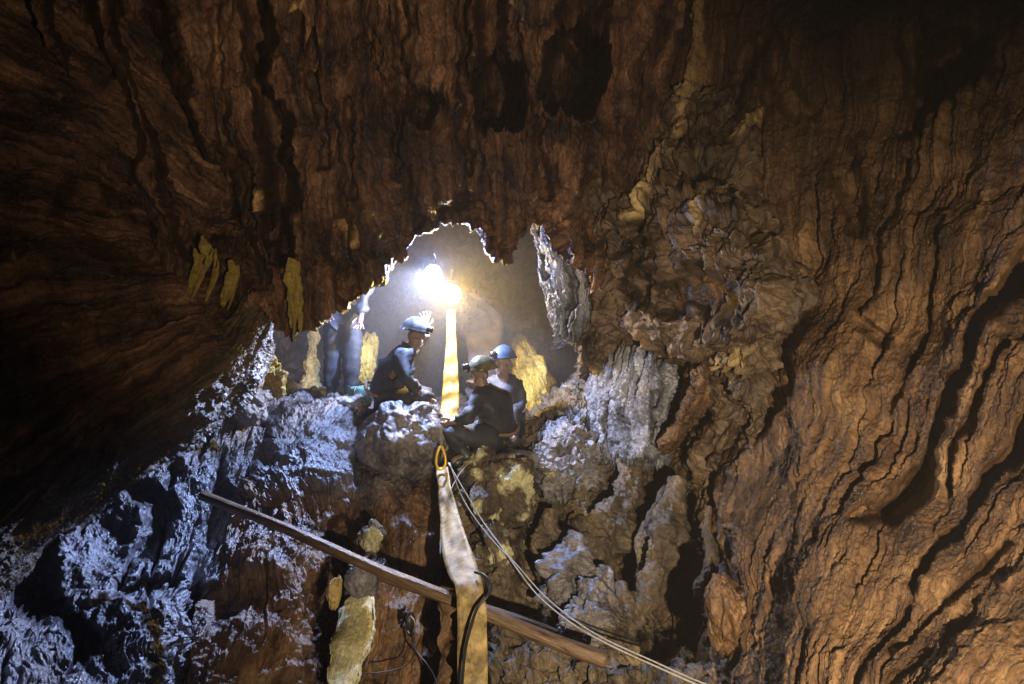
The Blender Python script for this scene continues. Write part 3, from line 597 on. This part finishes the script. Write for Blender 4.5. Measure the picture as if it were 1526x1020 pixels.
def head_nodes(n, e, neck, face, up, key='neck'):
    up = unit(up); fw = np.array(face, float); fw -= up*fw.dot(up); fw = unit(fw); rt = np.cross(fw, up); nk = np.array(neck)
    n['jaw'] = (nk+up*.06+fw*.03, .055); n['skull'] = (nk+up*.135+fw*.012, .088); n['crown'] = (nk+up*.19+fw*0.0, .075)
    n['chin'] = (nk+up*.045+fw*.078, .026); n['nose'] = (nk+up*.11+fw*.112, .013); n['brow'] = (nk+up*.15+fw*.085, .03)
    n['ear_a'] = (nk+up*.11+rt*.088, .013); n['ear_b'] = (nk+up*.11-rt*.088, .013)
    e += [(key, 'jaw'), ('jaw', 'skull'), ('skull', 'crown'), ('jaw', 'chin'), ('skull', 'brow'), ('brow', 'nose'), ('skull', 'ear_a'), ('skull', 'ear_b')]
    return nk+up*.15
def person(label, base, J, face, up, top_m, leg_m, helm_m, curl=(.6, .6), gloves=None, group=None, hoods=False, handdir=None, helm=True):
    """J: world joints: pel, waist, chest, neck, sl,el,wl, sr,er,wr, hl,kl,al,tl, hr,kr,ar,tr"""
    base = np.array(base, float)
    root = bpy.data.objects.new('person', None); C.objects.link(root); root.location = tuple(base)
    for k, v in T(label, 'person', group).items(): root[k] = v
    n = {k: (np.array(v), r) for k, v, r in [('pel', J['pel'], .085), ('waist', J['waist'], .08), ('chest', J['chest'], .09), ('neck', J['neck'], .055)]}
    e = [('pel', 'waist'), ('waist', 'chest'), ('chest', 'neck')]
    sh = (np.array(J['neck'])-np.array(J['chest']))
    for s_ in 'lr':
        n['s'+s_] = (np.array(J['s'+s_]), .050); n['e'+s_] = (np.array(J['e'+s_]), .034); n['w'+s_] = (np.array(J['w'+s_]), .028)
        n['h'+s_] = (np.array(J['h'+s_]), .07); n['k'+s_] = (np.array(J['k'+s_]), .045); n['a'+s_] = (np.array(J['a'+s_]), .042); n['t'+s_] = (np.array(J['t'+s_]), .035)
        e += [('chest', 's'+s_), ('s'+s_, 'e'+s_), ('e'+s_, 'w'+s_), ('pel', 'h'+s_), ('h'+s_, 'k'+s_), ('k'+s_, 'a'+s_), ('a'+s_, 't'+s_)]
    nb = dict(n); eb = list(e)
    hc = head_nodes(nb, eb, J['neck'], face, up)
    for i, s_ in enumerate('lr'):
        dr = np.array(J['w'+s_])-np.array(J['e'+s_])
        if handdir and handdir[i] is not None: dr = handdir[i]
        hand(nb, eb, 'w'+s_, J['w'+s_], dr, np.cross(dr, (0, 1, .2)), curl[i])
    grow('body', nb, eb, MC['skin'], base, root, 'pel')
    # jacket: torso and sleeves
    nj = {k: (n[k][0], n[k][1]*g) for k, g in (('pel', 2.0), ('waist', 2.2), ('chest', 2.15), ('sl', 1.75), ('sr', 1.75), ('el', 1.8), ('er', 1.8), ('wl', 1.45), ('wr', 1.45))}
    nj['collar'] = (np.array(J['neck'])*1.12-np.array(J['chest'])*.12, .068)
    for s_ in 'lr': nj['w'+s_] = (np.array(J['w'+s_])*.93+np.array(J['e'+s_])*.07, .042)
    ej = [('pel', 'waist'), ('waist', 'chest'), ('chest', 'collar')]+[x for s_ in 'lr' for x in (('chest', 's'+s_), ('s'+s_, 'e'+s_), ('e'+s_, 'w'+s_))]
    s_=0; grow('jacket', nj, ej, top_m, base, root, 'chest', wr=.040, seed=base[0]*3)
    nt_ = {'pel': (n['pel'][0], .15)}; et = []
    for s_ in 'lr':
        nt_['h'+s_] = (n['h'+s_][0], .125); nt_['m'+s_] = ((n['h'+s_][0]+n['k'+s_][0])/2, .108); nt_['k'+s_] = (n['k'+s_][0], .092); nt_['a'+s_] = (n['a'+s_][0]*.85+n['k'+s_][0]*.15, .065)
        et += [('pel', 'h'+s_), ('h'+s_, 'm'+s_), ('m'+s_, 'k'+s_), ('k'+s_, 'a'+s_)]
    grow('trousers', nt_, et, leg_m, base, root, 'pel', wr=.034, seed=base[0]*5+1)
    for s_ in 'lr':
        a = n['a'+s_][0]; k_ = n['k'+s_][0]; t_ = n['t'+s_][0]
        grow('boot', {'c': (a*.6+k_*.4, .062), 'a': (a, .055), 'h': (a+(a-k_)*.09, .05), 'b': ((a+t_)/2+(a-k_)*.09, .048), 't': (t_+(a-k_)*.06, .045)},
             [('c', 'a'), ('a', 'h'), ('h', 'b'), ('b', 't')], MC['boot'], base, root, 'a')
    # webbing harness: waist belt and shoulder straps
    ax = unit(np.array(J['chest'])-np.array(J['pel'])); rt = unit(np.array(J['sl'])-np.array(J['sr'])); rt = unit(rt-ax*rt.dot(ax)); fr = np.cross(ax, rt)
    wc = np.array(J['waist'])*.6+np.array(J['pel'])*.4-base; cc = np.array(J['chest'])-base
    hb = tube_bm([wc+rt*.182*math.cos(a)+fr*.178*math.sin(a)+ax*.01*math.sin(3*a) for a in np.linspace(0, 2*math.pi, 15)], .017, 6, cap=False)
    obj_bm('harness', hb, MC['web'], root)
    if gloves is not None:
        for i in gloves:
            s_ = 'lr'[i]; ng = {'w'+s_: (n['w'+s_][0], .036)}; eg = []
            dr = np.array(J['w'+s_])-np.array(J['e'+s_])
            hand(ng, eg, 'w'+s_, J['w'+s_], dr, np.cross(dr, (0, 1, .2)), curl[i])
            ng = {k: (v, r*1.25) for k, (v, r) in ng.items()}
            grow('glove', ng, eg, MC['glove'], base, root, 'w'+s_)
    if helm: helmet_obj(hc, face, up, helm_m, base, root)
    return root

# left crouching caver (back hunched to the left, knees to the right)
J = dict(pel=P(572,598,6.75), waist=P(573,572,6.7), chest=P(592,540,6.65), neck=P(612,520,6.65),
         sl=P(600,530,6.48), el=P(604,566,6.36), wl=P(628,588,6.42), sr=P(606,526,6.85), er=P(625,512,6.98), wr=P(634,490,6.97),
         hl=P(580,600,6.6), kl=P(642,590,6.45), al=P(606,622,6.5), tl=P(630,630,6.42), hr=P(580,600,6.88), kr=P(640,584,6.95), ar=P(612,618,6.95), tr=P(636,624,6.95))
person('caver in white helmet crouching left of the strap, raising one hand to the lamps', P(590,632,6.7), J, (0.9,-.3,-.25), (0.25,-.1,1), MC['navy'], MC['navy'], MC['white'], curl=(.7,.5), handdir=(None, (.0,.0,1)))
# right crouching caver with cream helmet
J = dict(pel=P(738,655,6.5), waist=P(744,628,6.48), chest=P(736,600,6.42), neck=P(722,580,6.4),
         sl=P(712,592,6.28), el=P(700,622,6.15), wl=P(676,630,6.2), sr=P(748,592,6.55), er=P(742,628,6.62), wr=P(700,640,6.5),
         hl=P(725,655,6.3), kl=P(662,640,6.2), al=P(694,678,6.25), tl=P(672,690,6.18), hr=P(730,655,6.6), kr=P(672,630,6.6), ar=P(700,672,6.6), tr=P(680,680,6.6))
person('caver in cream helmet and dark muddy overalls, crouching right of the strap', P(720,700,6.4), J, (-.9,-.35,-.2), (-.12,-.1,1), MC['navy'], MC['navy'], MC['cream'], curl=(.8,.8))
# blue-helmeted caver behind him
J = dict(pel=P(752,640,7.1), waist=P(754,610,7.1), chest=P(754,585,7.05), neck=P(750,560,7.0),
         sl=P(727,573,7.05), el=P(722,600,6.95), wl=P(738,618,6.85), sr=P(772,575,7.1), er=P(778,605,7.0), wr=P(756,622,6.85),
         hl=P(740,640,7.05), kl=P(735,610,6.75), al=P(738,650,6.8), tl=P(732,656,6.7), hr=P(764,640,7.05), kr=P(766,610,6.78), ar=P(764,650,6.8), tr=P(766,656,6.7))
person('caver in a blue helmet squatting right behind the cream-helmeted one', P(752,660,7.0), J, (-.6,-.7,-.2), (0,-.1,1), MC['slate'], MC['navy'], MC['blue'], curl=(.8,.8))
# standing caver behind the strap, arms up to the lamps
J = dict(pel=P(722,590,7.8), waist=P(722,555,7.8), chest=P(720,505,7.8), neck=P(722,470,7.8),
         sl=P(697,488,7.8), el=P(690,500,7.8), wl=P(688,462,7.7), sr=P(746,488,7.8), er=P(738,470,7.75), wr=P(712,445,7.65),
         hl=P(710,595,7.8), kl=P(706,650,7.7), al=P(704,705,7.8), tl=P(702,712,7.9), hr=P(735,595,7.8), kr=P(738,650,7.7), ar=P(740,705,7.8), tr=P(741,712,7.9))
person('caver in mauve-grey jacket standing behind the others, reaching up to the lamps', P(722,720,7.8), J, (-.55,-.8,.1), (0,0,1), MC['mauve'], MC['navy'], MC['white'], curl=(.5,.5))
# standing caver at the left edge of the opening
J = dict(pel=P(510,462,7.35), waist=P(511,432,7.35), chest=P(512,395,7.35), neck=P(513,362,7.35),
         sl=P(486,378,7.35), el=P(480,420,7.25), wl=P(488,462,7.15), sr=P(536,378,7.3), er=P(546,425,7.2), wr=P(538,472,7.1),
         hl=P(500,470,7.35), kl=P(496,532,7.25), al=P(494,590,7.3), tl=P(484,602,7.15), hr=P(521,470,7.35), kr=P(525,532,7.2), ar=P(520,590,7.25), tr=P(532,602,7.1))
person('caver standing at the left of the opening in blue-grey trousers, head hidden by the roof', P(508,608,7.3), J, (.8,-.6,0), (0,0,1), MC['navy'], MC['jean'], MC['white'], curl=(.8,.8))

# ------------------------------------------------------------------ gear
def PP(l): return [P(*q) for q in l]
def thing(name, bm, m, lab, cat, group=None, smooth=True):
    """recentre on first vertex so that the origin lies on the thing"""
    bm.verts.ensure_lookup_table(); c = sum((v.co for v in bm.verts), Vector())/len(bm.verts)
    bmesh.ops.translate(bm, verts=bm.verts, vec=-c)
    o = obj_bm(name, bm, m, None, smooth, **T(lab, cat, group)); o.location = c; return o
def ribbon(path, thick=0.012, bm=None, n=160, ripple=0.006):
    """path: (left px,py,d),(right px,py,d) pairs"""
    bm = bm or bmesh.new(); A = np.array([[P(*a), P(*b)] for a, b in path]); A = crom(A, n)
    k = 9; rows = []
    for i, (a, b) in enumerate(A):
        nn = np.cross(b-a, A[min(i+1, n-1)][0]-A[max(i-1, 0)][0]); nn /= np.linalg.norm(nn)
        if nn[1] > 0: nn = -nn
        top = []; bot = []
        for j in range(k):
            f = j/(k-1); p_ = a*(1-f)+b*f+nn*(ripple*math.sin(i*.31+f*2.1)+ripple*float(perlin(np.float32(i*.09), np.float32(f*3), np.float32(1.5)))*2+0.02*ripple*math.sin(i*1.3))
            top.append(bm.verts.new(p_+nn*thick/2)); bot.append(bm.verts.new(p_-nn*thick/2))
        rows.append((top, bot))
    for (t0, b0), (t1, b1) in zip(rows[:-1], rows[1:]):
        for j in range(k-1):
            bm.faces.new((t0[j], t0[j+1], t1[j+1], t1[j])); bm.faces.new((b0[j], b1[j], b1[j+1], b0[j+1]))
        bm.faces.new((t0[0], t1[0], b1[0], b0[0])); bm.faces.new((t0[-1], b0[-1], b1[-1], t1[-1]))
    for (t, b, r) in ((*rows[0], 1), (*rows[-1], 0)): bm.faces.new(t+b[::-1] if not r else (b+t[::-1]))
    bmesh.ops.recalc_face_normals(bm, faces=bm.faces); return bm
web = mat_plain('worn_canvas_belt', (0.36,0.27,0.12), 0.6, noise=.42, scale=5, bump=.5, stretch=(3, 3, 1))
webb = mat_plain('canvas_with_yellow_light', (0.42,0.24,0.03), 0.6, noise=.2, scale=8, bump=.4, stretch=(3, 3, 1))  # glow of the yellow lamp put into the strap colour
b_up = ribbon([((650,698,6.0),(668,698,5.95)),((653,730,5.75),(673,728,5.7)),((656,770,5.5),(684,766,5.45)),((658,815,5.05),(697,806,5.0)),((666,850,4.68),(712,846,4.62)),((678,876,4.42),(721,884,4.38)),
                ((681,903,4.34),(725,908,4.32)),((682,950,4.22),(726,950,4.2)),((682,1030,4.0),(727,1030,3.97)),((682,1150,3.8),(727,1150,3.75))])
thing('canvas_belt', b_up, web, 'long pale canvas belt hanging from the yellow shackle down past the wooden pole', 'belt')
b2 = ribbon([((666,462,6.95),(678,462,6.95)),((665,510,6.9),(680,510,6.9)),((661,560,6.8),(683,560,6.8)),((658,600,6.7),(684,600,6.7)),((654,632,6.5),(679,634,6.5)),((650,655,6.2),(664,658,6.2))])
thing('yellow_lit_strap', b2, webb, 'strap with yellow lamp light in its colour hanging straight down from the lamps between the crouching cavers', 'strap')
# shackle
mt = mat_plain('yellow_painted_steel', (0.75,0.5,0.05), 0.35, metal=.3, noise=.15)
c = P(657,683,5.9)
pts = [c+np.array([.035*math.sin(a)*(1-.35*math.cos(a)), 0.01*math.sin(a), .09*math.cos(a)]) for a in np.linspace(0, 2*math.pi, 17)]
thing('shackle', tube_bm(pts, .011, 10, cap=False), mt, 'yellow steel shackle holding the top of the canvas belt', 'shackle')
# wooden pole, and a bar in place of its shadow
wood = mat_plain('wet_weathered_wood', (0.13,0.078,0.040), 0.33, noise=.45, scale=5, bump=1.0, stretch=(1.5, 14, 14), col2=(.02,.013,.008))
def pole(a, b, w_, h_, m, lab, seed):
    a = P(*a); b = P(*b); L_ = np.linalg.norm(b-a); n = 120; k = 20; bm = bmesh.new(); rings = []
    for i in range(n):
        f = i/(n-1); ring = []
        for j in range(k):
            an = 2*math.pi*j/k; cy, cz = math.cos(an), math.sin(an)
            rr = (abs(cy)**3+abs(cz)**3)**(-1/3); tp = .75+.35*f
            x = f*L_; y = cy*rr*w_/2*tp; z = cz*rr*h_/2*tp
            q = float(perlin(np.float32(x*.9+seed), np.float32(0.3), np.float32(.7)))*.045
            g = 1+.16*float(perlin(np.float32(x*2+seed), np.float32(cy*3), np.float32(cz*3+seed)))+.05*float(perlin(np.float32(x*.7), np.float32(cy*9), np.float32(cz*9+seed)))
            ring.append(bm.verts.new((x, y*g, z*g+q)))
        rings.append(ring)
    for p_, q_ in zip(rings[:-1], rings[1:]):
        for i in range(k): bm.faces.new((p_[i], p_[(i+1) % k], q_[(i+1) % k], q_[i]))
    bm.faces.new(rings[0][::-1]); bm.faces.new(rings[-1])
    o = obj_bm('pole_and_shadow_bar', bm, m, None, True, **T(lab, 'pole')); o.location = tuple(a)
    o.rotation_euler = Vector(b-a).to_track_quat('X', 'Z').to_euler(); return o
pole((300,738,5.0), (905,980,4.35), .085, .075, wood, 'long wet wooden pole wedged diagonally across the pit in front of the belt', 2.2)
pole((520,845,5.3), (830,952,4.9), .07, .07, wood, 'dark bar standing in for the shadow below the long pole', 5.2)  # added dark bar, shaped as the long pole's shadow
# ropes
rope = mat_plain('pale_rope', (0.42,0.41,0.36), 0.7, noise=.2, scale=60)
bm = tube_bm(PP([(668,690,6.0),(690,728,5.85),(718,775,5.7),(745,812,5.5),(772,850,5.3),(802,888,5.1),(850,928,4.8),(905,960,4.5),(970,990,4.2),(1050,1025,3.9),(1150,1060,3.6)]), .0055)
tube_bm(PP([(670,690,5.98),(686,735,5.85),(706,770,5.7),(738,810,5.5),(770,842,5.3),(808,885,5.1),(852,922,4.8),(900,952,4.5),(972,985,4.2),(1052,1020,3.9),(1152,1052,3.6)]), .0045, bm=bm)
thing('rope', bm, rope, 'pale doubled rope running from the shackle down to the lower right', 'rope')
bm = tube_bm(PP([(700,688,6.1),(684,708,5.95),(668,740,5.8),(658,780,5.6),(656,830,5.3)]), .0045)
thing('cord', bm, rope, 'thin pale cord crossing behind the top of the canvas belt', 'cord')
bm = tube_bm(PP([(660,640,6.3),(645,622,6.35),(632,608,6.4),(640,650,6.3),(655,668,6.1)]), .008)
thing('cord', bm, rope, 'short knotted cord tied round the rock knob above the shackle', 'cord')
bm = tube_bm(PP([(708,853,4.5),(722,858,4.4),(731,872,4.33),(727,888,4.27),(712,905,4.24),(703,930,4.17),(694,965,4.08),(690,1000,3.98),(688,1040,3.88),(690,1100,3.75)]), .009)
thing('cable', bm, MC['black'], 'black cable looping over the right edge of the canvas belt', 'cable')
# hanging pulley with cable
rootp = bpy.data.objects.new('pulley', None); C.objects.link(rootp); rootp.location = tuple(P(612,930,4.95))
for k_, v_ in T('small black pulley hanging against the brown rock left of the belt', 'pulley').items(): rootp[k_] = v_
bm = bmesh.new(); bmesh.ops.create_cone(bm, cap_ends=True, segments=28, radius1=.055, radius2=.055, depth=.02, matrix=Matrix.Rotation(math.radians(90), 4, 'X')@Matrix.Rotation(.4, 4, 'Y'))
for v in bm.verts: v.co.x *= .6; v.co.z *= 1.5
obj_bm('cheek_plate', bm, MC['black'], rootp)
bm = tube_bm([(.0, -.016, .06), (.025, -.016, .03), (.03, -.016, -.02), (.0, -.016, -.06), (-.025, -.016, -.02), (-.02, -.016, .03), (0, -.016, .06)], .008)
obj_bm('wheel', bm, mat_plain('worn_steel', (.35,.33,.3), .4, metal=.8), rootp)
bm = tube_bm(PP([(612,945,4.9),(620,970,4.8),(636,990,4.7),(648,1010,4.65),(655,1045,4.5)]), .005)
thing('cable', bm, MC['black'], 'thin black cable trailing down from the small pulley', 'cable')
bm = tube_bm(PP([(530,1004,4.75),(560,1003,4.75),(590,998,4.8),(610,988,4.85),(618,965,4.85),(614,940,4.9)]), .004)
thing('cable', bm, MC['black'], 'thin black cable curving along the foot of the brown rock', 'cable')
# pale slab leaning at the bottom
def slab(outline, thick, m, name, lab, seed):
    bm = bmesh.new(); fr = [bm.verts.new(P(*q)) for q in outline]; f = bm.faces.new(fr)
    r = bmesh.ops.extrude_face_region(bm, geom=[f]); vs = [v for v in r['geom'] if isinstance(v, bmesh.types.BMVert)]
    bmesh.ops.translate(bm, verts=vs, vec=(0, thick, 0))
    bmesh.ops.bevel(bm, geom=bm.edges[:]+bm.verts[:], offset=.012, segments=2, affect='EDGES')
    bmesh.ops.triangulate(bm, faces=bm.faces[:])
    for _ in range(4): bmesh.ops.subdivide_edges(bm, edges=[e_ for e_ in bm.edges if e_.calc_length() > .02], cuts=1)
    bm.normal_update(); co = np.array([v.co[:] for v in bm.verts]); d = .02*fbm(co[:, 0]*7+seed, co[:, 1]*7, co[:, 2]*7, 4, .6)
    for v, q in zip(bm.verts, d): v.co += v.normal*float(q)
    uv = bm.loops.layers.uv.new('flow')
    for f in bm.faces:
        for l in f.loops: l[uv].uv = (l.vert.co.x, l.vert.co.z)
    return thing(name, bm, m, lab, 'slab')
slab([(508,905,4.85),(530,885,4.95),(556,888,4.95),(558,930,4.72),(552,965,4.55),(536,1000,4.38),(522,1060,4.15),(486,1060,4.15),(486,1010,4.32),(494,960,4.55)], .07, M['slab'], 'stone_slab', 'pale yellow-green stone slab leaning at the bottom of the pit', 3.3)

# lamps held over the strap: one cool white, one yellow
def work_lamp(at, aim, lens_col, e, lab, r):
    root = bpy.data.objects.new('work_lamp', None); C.objects.link(root); root.location = tuple(at)
    for k_, v_ in T(lab, 'lamp').items(): root[k_] = v_
    q = Vector(aim).to_track_quat('Z', 'Y').to_matrix().to_4x4(); fw = Vector(aim).normalized()
    bm = bmesh.new(); bmesh.ops.create_cone(bm, cap_ends=True, segments=28, radius1=r*.55, radius2=r*1.08, depth=r*1.5, matrix=Matrix.Translation(-fw*r*.8)@q)
    bmesh.ops.bevel(bm, geom=bm.edges[:], offset=.004, segments=2, affect='EDGES'); obj_bm('housing', bm, MC['black'], root, False)
    bm = bmesh.new(); bmesh.ops.create_uvsphere(bm, u_segments=28, v_segments=16, radius=r*.98)
    for v in bm.verts:
        if v.co.z < 0: v.co.z *= .1
        else: v.co.z *= .55
    bm.transform(q); obj_bm('lens', bm, mat_emit('lens_'+('white' if lens_col[2] > .5 else 'yellow'), lens_col, e), root)
    bm = tube_bm([Vector(-fw*r*1.2)+Vector((0, 0, r*.4)), Vector(-fw*r*1.5)+Vector((0, .02, r*1.6)), Vector((0, .1, r*2.6))], .008); obj_bm('handle', bm, MC['black'], root)
    return root
work_lamp(WHITE_AT, (-.15,-1,-.05), (.55,.72,1.0), 60, 'dazzling cool white lamp, the upper of the two lamps in the opening', .075)
work_lamp(YELLOW_AT, (0.05,-1,-.15), (1.0,.72,.16), 45, 'dazzling yellow lamp directly above the hanging strap', .10)

# ------------------------------------------------------------------ cave air
bm = bmesh.new(); bmesh.ops.create_cube(bm, size=1, matrix=Matrix.Translation((0, 6, 0))@Matrix.Diagonal((30, 26, 22, 1)))
hm = bpy.data.materials.new('cave_air'); hm.use_nodes = True; nt = hm.node_tree; nt.nodes.clear()
pv = nt.nodes.new('ShaderNodeVolumePrincipled'); pv.inputs['Color'].default_value = (.82,.82,.82,1); pv.inputs['Density'].default_value = 0.0035; pv.inputs['Anisotropy'].default_value = 0.2
oo = nt.nodes.new('ShaderNodeOutputMaterial'); nt.links.new(pv.outputs[0], oo.inputs['Volume'])
obj_bm('haze', bm, hm, None, False, kind='stuff')

bm = bmesh.new(); bmesh.ops.create_icosphere(bm, subdivisions=4, radius=1)
for v in bm.verts: v.co = Vector((v.co.x*2.6, v.co.y*2.6, v.co.z*1.5))
sm = bpy.data.materials.new('cave_fumes'); sm.use_nodes = True; nt = sm.node_tree; nt.nodes.clear()
pv = nt.nodes.new('ShaderNodeVolumePrincipled'); pv.inputs['Color'].default_value = (.80,.76,.72,1); pv.inputs['Density'].default_value = 0.058; pv.inputs['Anisotropy'].default_value = 0.1
oo = nt.nodes.new('ShaderNodeOutputMaterial'); nt.links.new(pv.outputs[0], oo.inputs['Volume'])
so = obj_bm('smoke', bm, sm, None, True, kind='stuff'); so.location = tuple(P(690,470,9.1))

# small teal pack behind the left crouching caver
rp = bpy.data.objects.new('backpack', None); C.objects.link(rp); rp.location = tuple(P(537,592,6.95))
for k_, v_ in T('small dark teal pack on the ledge behind the left crouching caver', 'bag').items(): rp[k_] = v_
bm = bmesh.new(); bmesh.ops.create_cube(bm, size=1); bmesh.ops.subdivide_edges(bm, edges=bm.edges[:], cuts=9, use_grid_fill=True)
for v in bm.verts:
    q = v.co.copy(); q = q.lerp(q.normalized()*.55, .5); v.co = Vector((q.x*.2, q.y*.15, q.z*.2))*(1+.12*float(perlin(np.float32(q.x*4), np.float32(q.y*4), np.float32(q.z*4))))
teal = mat_plain('teal_cloth', (.05,.13,.12), .7, noise=.3)
pb = obj_bm('pouch', bm, teal, rp)
obj_bm('strap', tube_bm([(-.03,-.07,.09),(-.04,-.1,.05),(-.04,-.1,-.03),(-.03,-.07,-.08)], .01), MC['black'], rp)
